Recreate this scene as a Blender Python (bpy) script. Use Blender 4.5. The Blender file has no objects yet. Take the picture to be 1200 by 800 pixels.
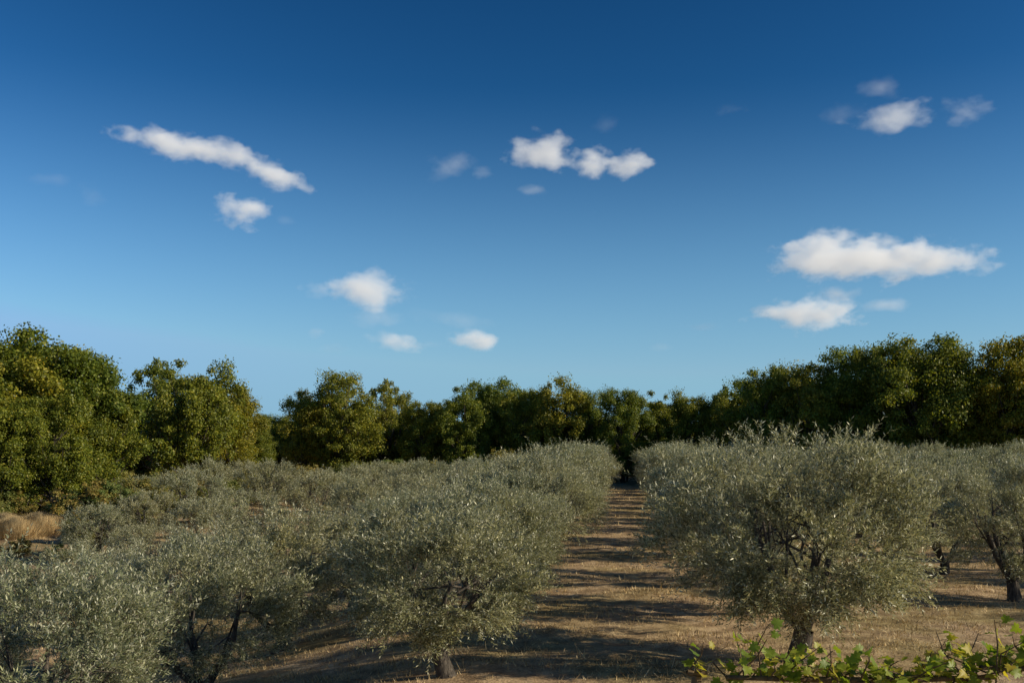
import bpy, math, random
import numpy as np
from mathutils import Vector
R = math.radians
scene = bpy.context.scene
CAMZ = 3.7
SUN_EL = R(24); SUN_AZ = math.atan2(1.0, -0.26)   # azimuth clockwise from +Y

# ------------------------------------------------------------------ helpers
def smooth(x):
    x = np.clip(x, 0, 1); return x*x*(3-2*x)
K = math.hypot(0.114, 1)
D = (0.114/K, 1/K); N = (1/K, -0.114/K)
def row_to_xy(s, t): return s*D[0]+t*N[0], s*D[1]+t*N[1]
def ground_z(x, y):
    x = np.asarray(x, float); y = np.asarray(y, float)
    s = x*D[0]+y*D[1]; t = x*N[0]+y*N[1]
    drop = 2.2*smooth((-t-1.5)/13)*(1-0.65*smooth((s-26)/34))
    bank = 1.75*(1-smooth((s-5.5)/6.0))*smooth((s+30)/20)
    b = 0.05*np.sin(x*0.9+1.3)*np.sin(y*0.7)+0.03*np.sin(x*2.1+y*1.3)+0.02*np.sin(y*3.1-x*1.7)
    far = 0.5*smooth((s-110)/200)
    return -drop*(1-smooth((s+0-0)/-30)) + bank + b*np.exp(-np.abs(s)/200) + far

def new_mat(name):
    m = bpy.data.materials.new(name); m.use_nodes = True
    nt = m.node_tree; nt.nodes.clear(); return m, nt, nt.nodes, nt.links
def nd(ns, t, **k):
    n = ns.new(t)
    for a, b in k.items(): setattr(n, a, b)
    return n
def ramp(ns, stops):
    r = ns.new('ShaderNodeValToRGB'); e = r.color_ramp.elements
    while len(e) < len(stops): e.new(0.5)
    for i, (p, c) in enumerate(stops):
        e[i].position = p; e[i].color = (*c, 1)
    return r

def leaf_mat(name, stops, under=None, trans=0.3, rough=0.5, tint=None, tcol=(1.3,1.25,0.6), spec=.35, nsc=1.1):
    m, nt, ns, L = new_mat(name)
    geo = ns.new('ShaderNodeNewGeometry')
    rp = ramp(ns, stops); L.new(geo.outputs['Random Per Island'], rp.inputs[0])
    col = rp.outputs[0]
    if tint:
        oi = ns.new('ShaderNodeObjectInfo'); tr = ramp(ns, tint)
        L.new(oi.outputs['Random'], tr.inputs[0])
        mx = nd(ns, 'ShaderNodeMix', data_type='RGBA', blend_type='MULTIPLY'); mx.inputs[0].default_value = 1
        L.new(col, mx.inputs[6]); L.new(tr.outputs[0], mx.inputs[7]); col = mx.outputs[2]
    tc = ns.new('ShaderNodeTexCoord'); no = ns.new('ShaderNodeTexNoise'); no.inputs['Scale'].default_value = nsc
    L.new(tc.outputs['Object'], no.inputs['Vector'])
    vr = ramp(ns, [(0.35, (0.72,0.75,0.78)), (0.65, (1.22,1.17,1.06))]); L.new(no.outputs[0], vr.inputs[0])
    mx = nd(ns, 'ShaderNodeMix', data_type='RGBA', blend_type='MULTIPLY'); mx.inputs[0].default_value = 1
    L.new(col, mx.inputs[6]); L.new(vr.outputs[0], mx.inputs[7]); col = mx.outputs[2]
    if under:
        mb = nd(ns, 'ShaderNodeMix', data_type='RGBA')
        L.new(geo.outputs['Backfacing'], mb.inputs[0]); L.new(col, mb.inputs[6]); mb.inputs[7].default_value = (*under, 1)
        col = mb.outputs[2]
    p = ns.new('ShaderNodeBsdfPrincipled'); p.inputs['Roughness'].default_value = rough
    p.inputs['Specular IOR Level'].default_value = spec
    L.new(col, p.inputs['Base Color'])
    t = ns.new('ShaderNodeBsdfTranslucent')
    mt = nd(ns, 'ShaderNodeMix', data_type='RGBA', blend_type='MULTIPLY'); mt.inputs[0].default_value = 1
    L.new(col, mt.inputs[6]); mt.inputs[7].default_value = (*tcol, 1); L.new(mt.outputs[2], t.inputs[0])
    ms = ns.new('ShaderNodeMixShader'); ms.inputs[0].default_value = trans
    L.new(p.outputs[0], ms.inputs[1]); L.new(t.outputs[0], ms.inputs[2])
    o = ns.new('ShaderNodeOutputMaterial'); L.new(ms.outputs[0], o.inputs[0])
    return m

def bark_mat(name, a, b):
    m, nt, ns, L = new_mat(name)
    tc = ns.new('ShaderNodeTexCoord'); mp = ns.new('ShaderNodeMapping'); mp.inputs['Scale'].default_value = (14,14,4)
    L.new(tc.outputs['Object'], mp.inputs[0])
    no = ns.new('ShaderNodeTexNoise'); no.inputs['Scale'].default_value = 1.5; no.inputs['Detail'].default_value = 6
    L.new(mp.outputs[0], no.inputs['Vector'])
    rp = ramp(ns, [(0.35, a), (0.7, b)]); L.new(no.outputs[0], rp.inputs[0])
    bp = ns.new('ShaderNodeBump'); bp.inputs['Distance'].default_value = 0.03; L.new(no.outputs[0], bp.inputs['Height'])
    p = ns.new('ShaderNodeBsdfPrincipled'); p.inputs['Roughness'].default_value = 0.9
    L.new(rp.outputs[0], p.inputs['Base Color']); L.new(bp.outputs[0], p.inputs['Normal'])
    o = ns.new('ShaderNodeOutputMaterial'); L.new(p.outputs[0], o.inputs[0])
    return m

class Build:
    def __init__(s): s.v=[]; s.q=[]; s.n=0
    def add(s, V, F, mi):
        V=np.asarray(V,float).reshape(-1,3); F=np.asarray(F)+s.n
        s.v.append(V); s.q.append((F, mi)); s.n+=len(V)
    def tube(s, pts, rad, k=6, mi=0):
        pts=np.asarray(pts,float); V=[]
        for i,p in enumerate(pts):
            d=pts[min(i+1,len(pts)-1)]-pts[max(i-1,0)]; d/=np.linalg.norm(d)+1e-9
            a=np.cross(d,[0.3,0.9,0.1]); a/=np.linalg.norm(a)+1e-9; b=np.cross(d,a)
            for j in range(k):
                th=2*math.pi*j/k; V.append(p+rad[i]*(a*math.cos(th)+b*math.sin(th)))
        F=[]
        for i in range(len(pts)-1):
            for j in range(k):
                F.append((i*k+j,i*k+(j+1)%k,(i+1)*k+(j+1)%k,(i+1)*k+j))
        s.add(V,F,mi)
    def mesh(s, name, mats):
        V=np.concatenate(s.v); me=bpy.data.meshes.new(name)
        me.vertices.add(len(V)); me.vertices.foreach_set('co', V.ravel())
        loops=np.concatenate([F.ravel() for F,_ in s.q])
        cnt=np.concatenate([np.full(len(F),F.shape[1]) for F,_ in s.q])
        mi=np.concatenate([np.full(len(F),m) for F,m in s.q]).astype(np.int32)
        st=np.concatenate([[0],np.cumsum(cnt)[:-1]]).astype(np.int32)
        me.loops.add(len(loops)); me.loops.foreach_set('vertex_index', loops.astype(np.int32))
        me.polygons.add(len(cnt)); me.polygons.foreach_set('loop_start', st)
        me.polygons.foreach_set('material_index', mi)
        for m in mats: me.materials.append(m)
        me.update(calc_edges=True); me.validate(); return me

def unit(a): return a/(np.linalg.norm(a,axis=-1,keepdims=True)+1e-9)
def add_leaves(B, P, Dv, Nv, L, W, mi):
    Dv=unit(Dv); S=unit(np.cross(Dv,Nv)); L=L[:,None]; W=W[:,None]
    V=np.stack([P, P+Dv*L*0.45+S*W*0.5, P+Dv*L, P+Dv*L*0.45-S*W*0.5],1).reshape(-1,3)
    F=np.arange(len(P)*4).reshape(-1,4); B.add(V,F,mi)
def put(name, me, x, y, z=None, rot=0, sc=(1,1,1)):
    o=bpy.data.objects.new(name, me); scene.collection.objects.link(o)
    if z is None: z=float(ground_z(x,y))-0.03
    o.location=(x,y,z); o.rotation_euler=(0,0,rot); o.scale=sc; return o

# ------------------------------------------------------------------ materials
M_olive = leaf_mat('olive_leaf', [(0,(0.1,0.11,0.05)),(0.5,(0.2,0.21,0.11)),(0.85,(0.36,0.355,0.205)),(1,(0.56,0.53,0.33))],
                   under=(0.52,0.51,0.37), trans=0.22, rough=0.4, tint=[(0,(0.85,0.93,0.92)),(1,(1.15,1.08,0.95))], tcol=(1.15,1.15,.65), spec=.5)
M_obark = bark_mat('olive_bark', (0.03,0.024,0.019), (0.12,0.1,0.08))
M_oak = leaf_mat('oak_leaf', [(0,(0.1,0.125,0.016)),(0.5,(0.2,0.22,0.026)),(0.9,(0.35,0.33,0.04)),(1,(0.47,0.37,0.05))],
                 trans=0.4, rough=0.5, tint=[(0,(0.62,0.8,0.8)),(0.6,(1,1,1)),(1,(1.3,1.12,0.95))], nsc=.5)
M_kbark = bark_mat('oak_bark', (0.03,0.024,0.018), (0.12,0.095,0.07))
M_shrub = leaf_mat('shrub_leaf', [(0,(0.13,0.16,0.045)),(0.5,(0.23,0.23,0.07)),(1,(0.33,0.26,0.1))],
                 trans=0.3, rough=0.6, tint=[(0,(0.7,0.95,0.8)),(1,(1.2,1.0,0.8))])
M_vine = leaf_mat('vine_leaf', [(0,(0.16,0.24,0.025)),(0.6,(0.3,0.36,0.04)),(1,(0.5,0.42,0.06))], trans=0.5, rough=0.45)
M_cane = bark_mat('vine_cane', (0.08,0.05,0.02), (0.2,0.13,0.06))
M_straw = leaf_mat('straw', [(0,(0.3,0.22,0.12)),(0.6,(0.52,0.4,0.22)),(1,(0.7,0.55,0.32))], trans=0.2, rough=0.6, tcol=(1,0.9,0.6))

# ground
m, nt, ns, L = new_mat('dry_ground'); M_ground = m
geo = ns.new('ShaderNodeNewGeometry')
def noise(sc, det=4):
    n = ns.new('ShaderNodeTexNoise'); n.inputs['Scale'].default_value = sc; n.inputs['Detail'].default_value = det
    L.new(geo.outputs['Position'], n.inputs['Vector']); return n
n1, n2, n3 = noise(0.35), noise(2.2, 8), noise(22, 5)
r1 = ramp(ns, [(0.3,(0.24,0.165,0.1)),(0.5,(0.44,0.315,0.195)),(0.7,(0.66,0.5,0.32))]); L.new(n2.outputs[0], r1.inputs[0])
r2 = ramp(ns, [(0.42,(1,1,1)),(0.62,(0.7,0.75,0.6))]); L.new(n1.outputs[0], r2.inputs[0])
r3 = ramp(ns, [(0.3,(0.6,0.58,0.55)),(0.6,(1.15,1.12,1.05))]); L.new(n3.outputs[0], r3.inputs[0])
a = nd(ns,'ShaderNodeMix',data_type='RGBA',blend_type='MULTIPLY'); a.inputs[0].default_value=1
L.new(r1.outputs[0],a.inputs[6]); L.new(r2.outputs[0],a.inputs[7])
b = nd(ns,'ShaderNodeMix',data_type='RGBA',blend_type='MULTIPLY'); b.inputs[0].default_value=1
L.new(a.outputs[2],b.inputs[6]); L.new(r3.outputs[0],b.inputs[7])
bp = ns.new('ShaderNodeBump'); bp.inputs['Distance'].default_value=0.04; bp.inputs['Strength'].default_value=0.5; L.new(n3.outputs[0],bp.inputs['Height'])
p = ns.new('ShaderNodeBsdfPrincipled'); p.inputs['Roughness'].default_value=0.95; p.inputs['Specular IOR Level'].default_value=0.1
L.new(b.outputs[2],p.inputs['Base Color']); L.new(bp.outputs[0],p.inputs['Normal'])
o = ns.new('ShaderNodeOutputMaterial'); L.new(p.outputs[0],o.inputs[0])

# ------------------------------------------------------------------ ground sheet
far = np.array([170,220,300,450,700,1100,1800,3000.])
xs = np.unique(np.concatenate([-far, np.arange(-120,121,0.8), far]))
ys = np.unique(np.concatenate([-far, np.arange(-40,140,0.7), far]))
X,Y = np.meshgrid(xs,ys); Z = ground_z(X,Y)
V = np.stack([X,Y,Z],-1).reshape(-1,3); nx=len(xs); ny=len(ys)
i,j = np.meshgrid(np.arange(nx-1),np.arange(ny-1)); q=(j*nx+i).ravel()
B=Build(); B.add(V, np.stack([q,q+1,q+nx+1,q+nx],1), 0)
me=B.mesh('ground',[M_ground]); me.polygons.foreach_set('use_smooth',[True]*len(me.polygons))
g=bpy.data.objects.new('ground',me); scene.collection.objects.link(g)

# ------------------------------------------------------------------ olive tree
def olive_mesh(seed, shoots, per, ll, H=4.0, Rr=2.0, skirt=.75, nc=85):
    rg=np.random.default_rng(seed); B=Build()
    ph=rg.uniform(0,6.28,4)
    def rad(th): return Rr*(1+0.1*np.sin(2*th+ph[0])+0.09*np.sin(3*th+ph[1])+0.06*np.sin(5*th+ph[2]))
    nst=rg.integers(3,5)
    base=np.array([0,0,-0.1]); fork=np.array([rg.normal(0,.08),rg.normal(0,.08),rg.uniform(0.35,0.6)])
    B.tube([base,[0,0,0.05],fork*0.6,fork],[0.24,0.18,0.15,0.14],9)
    for k in range(nst):
        th=6.28*k/nst+rg.uniform(-.4,.4); r=rad(th)*rg.uniform(.3,.42); zt=H*rg.uniform(.5,.6)
        e=np.array([r*math.cos(th),r*math.sin(th),zt]); ts=np.linspace(0,1,7)
        c=fork+np.array([r*.75*math.cos(th),r*.75*math.sin(th),(zt-fork[2])*.35])
        pts=[(1-t)**2*fork+2*t*(1-t)*c+t*t*e+rg.normal(0,.035,3)*(0<t<1) for t in ts]
        B.tube(pts,np.linspace(.1,.03,7),7)
        for j in range(6):
            i0=rg.integers(2,7); p0=pts[i0]; th2=th+rg.uniform(-1.1,1.1); rr=rad(th2)*rg.uniform(.4,.62)
            e2=np.array([rr*math.cos(th2),rr*math.sin(th2),rg.uniform(.35,.76)*H])
            mid=(p0+e2)/2+rg.normal(0,.1,3)+[0,0,.1]
            B.tube([p0,mid,e2],[.028,.018,.006],5)
            for _ in range(3):
                e3=mid+(e2-mid)*rg.uniform(0,1)+rg.normal(0,.25,3); B.tube([mid,(mid+e3)/2+rg.normal(0,.05,3),e3],[.012,.008,.003],4)
    cl=[]
    while len(cl)<nc:
        d=unit(rg.normal(0,1,3)); f=rg.uniform(.35,1)**.5*0.9
        th=math.atan2(d[1],d[0]); z=2.1*H/4+d[2]*f*1.6*H/4
        rr=math.hypot(d[0],d[1])*f*rad(th)
        if z<skirt: continue
        cl.append([rr*math.cos(th),rr*math.sin(th),z])
    cl=np.array(cl); sz=rg.uniform(.26,.5,nc)
    w=sz**2; ci=rg.choice(nc,shoots,p=w/w.sum())
    P0=cl[ci]+unit(rg.normal(0,1,(shoots,3)))*sz[ci][:,None]*rg.uniform(.2,1,(shoots,1))*.8
    cen=np.array([0,0,1.8*H/4]); out=unit(P0-cen)
    SD=unit(out*.75+np.array([0,0,.55])+rg.normal(0,.45,(shoots,3)))
    SL=rg.uniform(.22,.5,shoots)*(1+0.9*(rg.random(shoots)<.14)*(P0[:,2]>2.3))
    low=P0[:,2]<1.7; SD[low]=unit(SD[low]+np.array([0,0,-.6]))
    side=unit(np.cross(SD,rg.normal(0,1,SD.shape)))
    nrm=np.cross(SD,side)
    u=(np.arange(per)+.5)/per
    P=(P0[:,None]+SD[:,None]*(u[None,:,None]*SL[:,None,None])); P[...,2]-= (u**2)[None,:]*0.12*SL[:,None]
    sg=np.where(np.arange(per)%2,1,-1)[None,:,None]
    alt=(np.arange(per)//2%2)[None,:,None]
    sd=np.where(alt,side[:,None],nrm[:,None])*sg
    DV=SD[:,None]*.8+sd*.75+rg.normal(0,.25,P.shape)
    NV=rg.normal(0,.5,P.shape)+SD[:,None]*.5+np.array([0,0,.6])
    n=shoots*per
    add_leaves(B,P.reshape(-1,3),DV.reshape(-1,3),NV.reshape(-1,3),ll*rg.uniform(.7,1.25,n),ll*.24*rg.uniform(.8,1.2,n),1)
    S=unit(np.cross(SD,[0.2,0.3,0.9])); e=P0+SD*SL[:,None]; e[:,2]-=.12*SL
    V=np.stack([P0-S*.004,P0+S*.004,e],1).reshape(-1,3); B.add(V,np.arange(len(V)).reshape(-1,3),0)
    return B.mesh('olive_tree',[M_obark,M_olive])
near=[olive_mesh(10+i,2600,21,.078,skirt=(.95,1.1,1.0,1.2)[i]) for i in range(4)]
near.append(olive_mesh(95,3700,22,.078,skirt=.85,nc=115))
mid=[olive_mesh(30+i,1500,18,.11,skirt=1.0) for i in range(4)]
rnd=random.Random(4)
def olive(s,t,H=None,wide=None,v=None):
    x,y=row_to_xy(s,t)
    if H is None: H=rnd.uniform(3.45,4.15)
    w=wide or rnd.uniform(.92,1.04)
    me=rnd.choice(near[:4] if s<38 else mid)
    if v is not None: me=near[v]
    put('olive_tree',me,x,y,rot=rnd.uniform(0,6.28),sc=(w*(H+4)/8,w*(H+4)/8,H/4))
rows={2.9:(17.3,88,5.0),9.1:(24.6,88,5.3),15.4:(23,84,5.3),21.6:(26,80,5.3),27.8:(30,76,5.3),34:(34,72,5.3),
      -2.9:(16,88,5.0),-7.8:(12.3,88,4.9),-12.9:(18.0,86,5.0),-18.2:(31.5,84,5.2),-23.8:(42.5,80,5.4),-29.6:(58,80,5.6)}
for t,(s0,s1,ds) in rows.items():
    s=s0; k=0
    while s<s1:
        H=None; wd_=None; v=None
        if t==-2.9: H=3.15+min(.8,.16*k)+rnd.uniform(-.2,.2); wd_=rnd.uniform(1.02,1.12)
        if t==2.9: wd_=rnd.uniform(1.02,1.12)
        if t==2.9 and k==0: H=4.15; wd_=1.15; v=4
        if t==-2.9 and k==0: v=4
        if t==-7.8: H=rnd.uniform(3.0,3.7); wd_=rnd.uniform(1.0,1.12)
        if t<-12: H=rnd.uniform(2.7,3.7); wd_=rnd.uniform(.96,1.1)
        if t<-17 and k<2: H=2.7
        if not (t<-12 and k>1 and rnd.random()<.08):
            olive(s+ (rnd.uniform(-.35,.35) if k else 0), t+(rnd.uniform(-.3,.3) if k else 0),H,wd_,v)
        s+=ds; k+=1

# ------------------------------------------------------------------ oaks & shrubs
def oak_mesh(seed, nc, per, ll, H=10.0, Rr=4.0, name='oak_tree', leaf=M_oak, lowz=.1, fill=1.0):
    """limbs -> irregular foliage sprays scattered along and around branch ends"""
    rg=np.random.default_rng(seed); B=Build(); ph=rg.uniform(0,6.28,6)
    def lump(th,dz): return 1+.17*math.sin(2*th+ph[0])+.12*math.sin(3*th+ph[1]+3*dz)+.08*math.sin(5*th+ph[3]-5*dz)
    cl=[]
    while len(cl)<nc:
        d=unit(rg.normal(0,1,3)); f=rg.uniform(.08,1)**.4*.9
        th=math.atan2(d[1],d[0]); lp=lump(th,d[2])
        z=H*.52+d[2]*f*H*.45*(1+.1*math.sin(2*th+ph[2])*(1-abs(d[2]))); rr=math.hypot(d[0],d[1])*f*Rr*lp
        if z<H*lowz: continue
        cl.append([rr*math.cos(th),rr*math.sin(th),z])
    cl=np.array(cl); sz=rg.lognormal(-.6,.3,nc)*Rr/4*fill
    B.tube([[0,0,-.2],[0,0,H*.1],[rg.normal(0,.1),rg.normal(0,.1),H*.3],[rg.normal(0,.3),rg.normal(0,.3),H*.7]],
           [H*.035,H*.026,H*.02,H*.007],8)
    for c in cl[::3]:
        z0=min(c[2]*.6,H*.45)*rg.uniform(.6,1); p0=np.array([0,0,z0]); m_=(p0+c)/2+rg.normal(0,.25,3)-[0,0,.2]
        B.tube([p0,m_,c],[H*.01,H*.005,H*.0012],5)
    ci=np.repeat(np.arange(nc),np.maximum(10,(per*(sz/sz.mean())**2)).astype(int)); n=len(ci)
    st=rg.uniform(.75,1.4,(nc,3)); st[:,2]*=.75
    dd=unit(rg.normal(0,1,(n,3)))
    rr_=rg.uniform(0.03,1,(n,1))**.5*(1+.08*np.abs(rg.normal(0,1,(n,1))))
    q1=rg.uniform(0,6.28,(nc,3)); lob=1+.25*np.sin(3*dd[:,:1]*2+q1[ci,:1])+.2*np.sin(4*dd[:,1:2]+q1[ci,1:2])+.2*np.sin(5*dd[:,2:3]+q1[ci,2:3])
    P=cl[ci]+dd*st[ci]*sz[ci][:,None]*rr_*lob
    NV=dd*.8+rg.normal(0,.55,(n,3))+[0,0,.4]; DV=rg.normal(0,1,(n,3)); DV-=NV*(np.sum(DV*NV,1)/np.sum(NV*NV,1))[:,None]
    add_leaves(B,P,DV,NV,ll*rg.uniform(.7,1.3,n),ll*.7*rg.uniform(.8,1.2,n),1)
    return B.mesh(name,[M_kbark,leaf])
oaks=[oak_mesh(50,190,260,.155),oak_mesh(51,150,300,.155,Rr=3.6),oak_mesh(52,200,260,.155,Rr=4.3),
      oak_mesh(53,95,240,.155,Rr=3.4,fill=.95),oak_mesh(54,180,280,.155,Rr=4.0)]
shr=[oak_mesh(70+i,50,180,.1,H=2.4,Rr=1.7,name='shrub',leaf=M_shrub,lowz=.05) for i in range(3)]
def oak(px, ytop, d, w=None, v=None):
    x=(px-600)/1167*d; z=float(ground_z(x,d)); top=CAMZ+(520-ytop)/1167*d; H=(top-z)
    sc=H/9.8; w=w or 1
    put('oak_tree', oaks[v] if v is not None else rnd.choice(oaks), x,d,z-.05,rnd.uniform(0,6.28),(sc*w,sc*w,sc))
for a in [(-60,366,60,1),(18,368,62,1,2),(80,396,63,.95,0),(-10,392,59,1,1),(48,388,66,1),(112,438,63,.85,1),(60,452,58,.9,0),(0,450,57,.9,2),
          (190,406,84,.75,3),(228,400,80,.85,1),(268,443,86,.8,0),(150,452,90,.8),(300,494,95,.8),(335,488,102,.7),
          (365,448,100,.8,2),(402,431,98,.85,4),(457,433,104,.7,3),(500,462,100,.85,0),(542,438,98,.8,1),(580,434,102,.8,2),
          (615,448,98,.8,0),(652,426,97,.85,1),(692,454,98,.8,4),(730,447,95,.75,0),(772,443,97,.8,1),(808,457,97,.8,0),(840,471,96,.75,2),
          (868,450,92,.75,1),(905,419,88,.75,0),(950,414,86,.8,2),(1000,400,84,.85,4),(1045,392,82,.8,0),(1090,379,80,.85,2),
          (1140,395,80,.8,1),(1180,388,78,.85,4),(1230,388,78,.8,2),(1290,390,76,.9,1),(1360,390,74,.9,0)]:
    oak(*a[:3], w=a[3], v=a[4] if len(a)>4 else None)
for k in range(70):
    px=-150+k*22+rnd.uniform(-8,8)
    if px<150: d=rnd.uniform(78,100); yt=470
    elif px<860: d=rnd.uniform(104,118); yt=rnd.uniform(472,496)
    else: d=rnd.uniform(92,106); yt=rnd.uniform(430,458)
    oak(px,yt,d,w=1.0)
for k in range(95):
    px=-80+k*14+rnd.uniform(-6,6)
    d = (56+ (px+80)/230*20) if px<150 else (90 if px<850 else 82)
    d+=rnd.uniform(-2,4)
    x=(px-600)/1167*d; s=rnd.uniform(.7,1.5)
    if abs(px-733)<14: d+=6
    put('shrub',rnd.choice(shr),x,d,rot=rnd.uniform(0,6.28),sc=(s,s,s*rnd.uniform(.8,1.2)))
for px,d,s in [(105,55,1.2),(140,56,1.1),(165,60,1.1),(85,56,.9),(195,64,1.2),(130,50,.7),(30,57,.9),(230,58,.8),(175,55,.9),(260,64,1),(215,70,1.2),(290,72,1),(0,57,1),(-20,56,1),
               (90,50,.6),(110,46,.6),(70,44,.4),(20,46,.4)]:
    put('shrub',rnd.choice(shr),(px-600)/1167*d,d,rot=rnd.uniform(0,6.28),sc=(s,s,s))

# ------------------------------------------------------------------ straw / dry grass
rg=np.random.default_rng(7)
B=Build(); n=300000
s=9+ (rg.random(n)**1.7)*75; t=rg.uniform(-1,1,n)*(4+s*.62)
x,y=s*D[0]+t*N[0], s*D[1]+t*N[1]
dens=(np.sin(x*1.7+np.sin(y*1.1)*2)+np.sin(y*2.3+x*.6)+np.sin(x*5.1)*np.sin(y*4.3)); kp=dens>rg.normal(-.2,.8,n)
x,y,s=x[kp],y[kp],s[kp]; n=len(x); z=ground_z(x,y)-.01
h=rg.uniform(.03,.1,n)*(1+ (rg.random(n)<.06)*1.6); w=rg.uniform(.004,.009,n)*(1+s/30)
a=rg.uniform(0,6.28,n); P=np.stack([x,y,z],1); S=np.stack([np.cos(a),np.sin(a),0*a],1)
T=P+np.stack([rg.normal(0,.6,n)*h,rg.normal(0,.6,n)*h,h],1)
V=np.stack([P-S*w[:,None],P+S*w[:,None],T],1).reshape(-1,3); B.add(V,np.arange(3*n).reshape(-1,3),0)
o=bpy.data.objects.new('dry_grass',B.mesh('dry_grass',[M_straw])); scene.collection.objects.link(o)
for px,d,hh in [(6,53,1.2),(18,52,1.1),(46,53,1.2),(58,54,1.0),(-10,53,1)]:
    B=Build(); n=8000; r=np.abs(rg.normal(0,.55,n)); a=rg.uniform(0,6.28,n)
    P=np.stack([r*np.cos(a)*1.3,r*np.sin(a),0*r],1); L_=hh*rg.uniform(.6,1.1,n)
    T=P*1.4+np.stack([rg.normal(0,.15,n),rg.normal(0,.15,n),L_*(1-.3*r)],1); S=np.stack([np.sin(a),-np.cos(a),0*a],1)*.02
    B.add(np.stack([P-S,P+S,T],1).reshape(-1,3),np.arange(3*n).reshape(-1,3),0)
    put('grass_tussock',B.mesh('grass_tussock',[M_straw]),(px-600)/1167*d,d)

# ------------------------------------------------------------------ grape vine in the foreground
def vine(x0,y0,width,top,seed,nl):
    rg=np.random.default_rng(seed); B=Build(); gz=float(ground_z(x0,y0)); bz=top-gz-.42
    B.tube([[0,0,-.1],[.03,.01,.3],[-.02,0,.6],[0,0,bz]],[.04,.032,.028,.025],8)
    B.tube([[-width/2,0,bz+.02],[0,0.01,bz],[width/2,0,bz+.02]],[.012,.02,.012],6)
    half=np.array([(0,-.05),(.22,-.2),(.42,-.12),(.38,.08),(.62,.16),(.5,.34),(.34,.36),(.42,.62),(.2,.6),(.1,.78),(0,1.0)])
    out=np.concatenate([half,np.stack([-half[-2:0:-1,0],half[-2:0:-1,1]],1)])
    no=len(out)
    ns_=max(2,int(width/.04))
    for k in range(ns_):
        bx=-width/2+width*(k+.5)/ns_; hgt=rg.uniform(.03,.2)+(.12 if rg.random()<.15 else 0)
        b0=np.array([bx,rg.normal(0,.06),bz]); b1=b0+[rg.normal(0,.05),rg.normal(0,.1),hgt*.6]; b2=b1+[rg.normal(0,.06),rg.normal(0,.1),hgt*.4]
        B.tube([b0,b1,b2],[.005,.004,.002],5)
        for j in range(nl):
            u=(j+.6)/nl; p=(1-u)**2*b0+2*u*(1-u)*b1+u*u*b2; size=rg.uniform(.05,.09)*(1-.35*u)
            az=rg.uniform(0,6.28); dr=np.array([math.cos(az),math.sin(az),rg.uniform(-.5,.5)]); dr/=np.linalg.norm(dr)
            nn=np.array([rg.normal(0,.5)+.35,rg.normal(0,.5)-.55,.6]); sd=np.cross(dr,nn); sd/=np.linalg.norm(sd); nn=np.cross(sd,dr)
            q=p+dr*.04
            B.tube([p,q],[.0015,.001],3)
            cup=rg.uniform(.1,.35)
            V=[q+size*(dr*.35)]+[q+size*(sd*a_+dr*(b_+.05)+nn*(cup*abs(a_)-.25*b_*b_+rg.normal(0,.03))) for a_,b_ in out]
            B.add(V,[(0,1+i,1+(i+1)%no) for i in range(no)],1)
    put('grape_vine',B.mesh('grape_vine',[M_cane,M_vine]),x0,y0,gz)
vine(1.75,5.0,1.35,2.93,1,7); vine(3.0,5.0,1.3,2.98,2,8); vine(4.4,5.1,1.3,2.95,3,6); vine(.92,4.95,.1,2.97,4,4)

# ------------------------------------------------------------------ clouds (scattering volumes with an added glow)
m, nt, ns, L = new_mat('cloud_vapour_glow'); M_cloud=m
tc=ns.new('ShaderNodeTexCoord'); geo=ns.new('ShaderNodeNewGeometry'); oi=ns.new('ShaderNodeObjectInfo')
def mth(op,a,b):
    k=nd(ns,'ShaderNodeMath',operation=op)
    for i_,q_ in enumerate((a,b)):
        if isinstance(q_,(int,float)): k.inputs[i_].default_value=q_
        else: L.new(q_,k.inputs[i_])
    return k.outputs[0]
mpn=ns.new('ShaderNodeMapping'); mpn.inputs['Scale'].default_value=(.7,.7,1.15); L.new(geo.outputs['Position'],mpn.inputs[0])
no=nd(ns,'ShaderNodeTexNoise',noise_dimensions='4D'); no.inputs['Scale'].default_value=.033; no.inputs['Detail'].default_value=7; no.inputs['Roughness'].default_value=.6
sep=nd(ns,'ShaderNodeSeparateColor'); L.new(oi.outputs['Color'],sep.inputs[0])
L.new(mpn.outputs[0],no.inputs['Vector']); L.new(mth('MULTIPLY',sep.outputs[1],40),no.inputs['W'])
ln=nd(ns,'ShaderNodeVectorMath',operation='LENGTH'); L.new(tc.outputs['Object'],ln.inputs[0])
sh=mth('SUBTRACT',0.6,ln.outputs['Value'])
nn=mth('MULTIPLY',mth('SUBTRACT',no.outputs[0],.5),2.3)
dn=mth('ADD',sh,nn)
dn=mth('MINIMUM',dn,mth('MULTIPLY',mth('SUBTRACT',1.0,ln.outputs['Value']),3))
dn=mth('MAXIMUM',mth('MINIMUM',mth('MULTIPLY',dn,1.1),1),0)
dens=mth('MULTIPLY',mth('MULTIPLY',dn,.07),sep.outputs[0])
vs=ns.new('ShaderNodeVolumeScatter'); vs.inputs['Color'].default_value=(1,1,1,1); vs.inputs['Anisotropy'].default_value=0; L.new(dens,vs.inputs['Density'])
em=ns.new('ShaderNodeEmission'); em.inputs[0].default_value=(1,.98,.95,1); L.new(mth('MULTIPLY',dens,.34),em.inputs[1])  # added glow, stands in for light scattered repeatedly inside the cloud
ad=ns.new('ShaderNodeAddShader'); L.new(vs.outputs[0],ad.inputs[0]); L.new(em.outputs[0],ad.inputs[1])
o=ns.new('ShaderNodeOutputMaterial'); L.new(ad.outputs[0],o.inputs['Volume'])
try: m.cycles.volume_step_rate=.6
except Exception as e: print(e)
import bmesh
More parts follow.
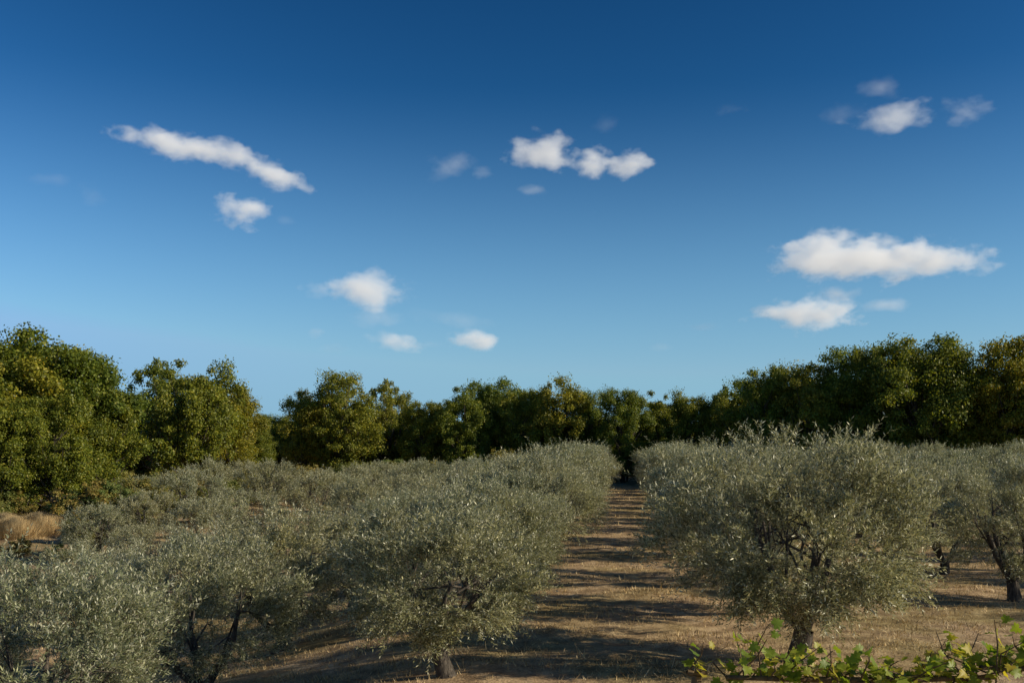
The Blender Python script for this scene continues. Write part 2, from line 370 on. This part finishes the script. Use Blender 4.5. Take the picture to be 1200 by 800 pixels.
bm=bmesh.new(); bmesh.ops.create_icosphere(bm,subdivisions=3,radius=1); cme=bpy.data.meshes.new('cloud'); bm.to_mesh(cme); bm.free(); cme.materials.append(M_cloud)
DC=1500; ci_=0
for px,py,hw,hh,st,tilt in [(190,167,80,21,.8,-10),(250,180,88,23,.9,-12),(312,196,70,21,.9,-13),(278,244,54,28,1,0),(632,184,66,32,1,-5),(697,183,46,31,1,0),(738,190,40,24,1,0),
    (535,193,52,24,.14,15),(565,194,22,15,.2,0),(1050,135,76,24,.45,8),(1125,135,42,23,.25,0),(1045,92,48,18,.1,0),(985,130,60,14,.05,0),
    (965,305,102,40,1,0),(1045,300,122,38,1,0),(1110,303,94,28,.8,0),(942,370,94,31,1,0),(990,340,46,14,.4,0),(1037,357,46,12,.25,0),
    (435,342,86,32,.6,0),(365,335,26,17,.2,0),(463,400,56,18,.5,-8),(557,399,58,19,.9,-5),(368,388,18,13,.28,0),
    (440,372,60,16,.1,0),(540,378,90,16,.05,-5),(98,222,28,22,.06,0),(60,208,50,10,.05,0),(622,228,24,12,.18,0),(827,380,38,11,.15,0),(865,127,46,11,.07,0),(710,150,28,14,.06,0),
    (330,251,24,12,.08,0),(775,407,24,9,.08,0),(505,405,30,9,.08,0),(390,407,30,9,.06,0)]:
    ci_+=1
    k=DC/1167; ob=put('cloud',cme,(px-600)*k,DC+((ci_*53)%80-40),CAMZ+(520-py)*k)
    ob.scale=(hw*k,(hw*.5+hh*.6)*k,hh*k); ob.rotation_euler=(0,R(tilt)*-1,0); ob.color=(st,(ci_*.37)%1,1,1)

# ------------------------------------------------------------------ sky, sun, camera
wd=bpy.data.worlds.new('World'); scene.world=wd; wd.use_nodes=True; ns=wd.node_tree.nodes; L=wd.node_tree.links; ns.clear()
sk=nd(ns,'ShaderNodeTexSky',sky_type='NISHITA'); sk.sun_disc=False; sk.sun_elevation=SUN_EL; sk.sun_rotation=SUN_AZ
sk.air_density=1.0; sk.dust_density=.3; sk.ozone_density=3.0; sk.altitude=300
ST=.09
bg=ns.new('ShaderNodeBackground'); bg.inputs[1].default_value=ST
sp=ns.new('ShaderNodeSeparateColor'); cb=ns.new('ShaderNodeCombineColor'); L.new(sk.outputs[0],sp.inputs[0])
for c,(g_,e_) in enumerate([(7.2,2.75),(2.75,2.0),(2.4,1.97)]):   # deep polarised blue, per channel contrast
    v=mth('MULTIPLY',sp.outputs[c],ST); v=mth('POWER',v,e_); v=mth('MULTIPLY',v,g_/ST); v=mth('MINIMUM',v,(.3,.55,.9)[c]/ST); L.new(v,cb.inputs[c])
tc=ns.new('ShaderNodeTexCoord'); sx=ns.new('ShaderNodeSeparateXYZ'); L.new(tc.outputs['Generated'],sx.inputs[0])
f=mth('MAXIMUM',mth('SUBTRACT',1.0,mth('DIVIDE',mth('ABSOLUTE',sx.outputs[2],0),.34)),0)
f=mth('MULTIPLY',mth('POWER',f,1.5),.97)
mz=nd(ns,'ShaderNodeMix',data_type='RGBA'); L.new(f,mz.inputs[0]); L.new(cb.outputs[0],mz.inputs[6]); mz.inputs[7].default_value=(.25/ST,.465/ST,.68/ST,1)
L.new(mz.outputs[2],bg.inputs[0])
o=ns.new('ShaderNodeOutputWorld'); L.new(bg.outputs[0],o.inputs[0])
sl=bpy.data.lights.new('sun','SUN'); sl.energy=5.0; sl.angle=R(.5); sl.color=(1,.88,.66)
so=bpy.data.objects.new('sun',sl); scene.collection.objects.link(so)
sd=Vector((math.cos(SUN_EL)*math.sin(SUN_AZ),math.cos(SUN_EL)*math.cos(SUN_AZ),math.sin(SUN_EL)))
so.rotation_euler=sd.to_track_quat('Z','Y').to_euler()
cam=bpy.data.cameras.new('camera'); cam.lens=35; cam.sensor_width=36; cam.shift_y=.1; cam.clip_end=8000; cam.clip_start=.05
co=bpy.data.objects.new('camera',cam); scene.collection.objects.link(co); co.location=(0,0,CAMZ); co.rotation_euler=(R(90),0,0)
scene.camera=co
scene.view_settings.view_transform='Standard'; scene.view_settings.look='None'; scene.view_settings.exposure=0
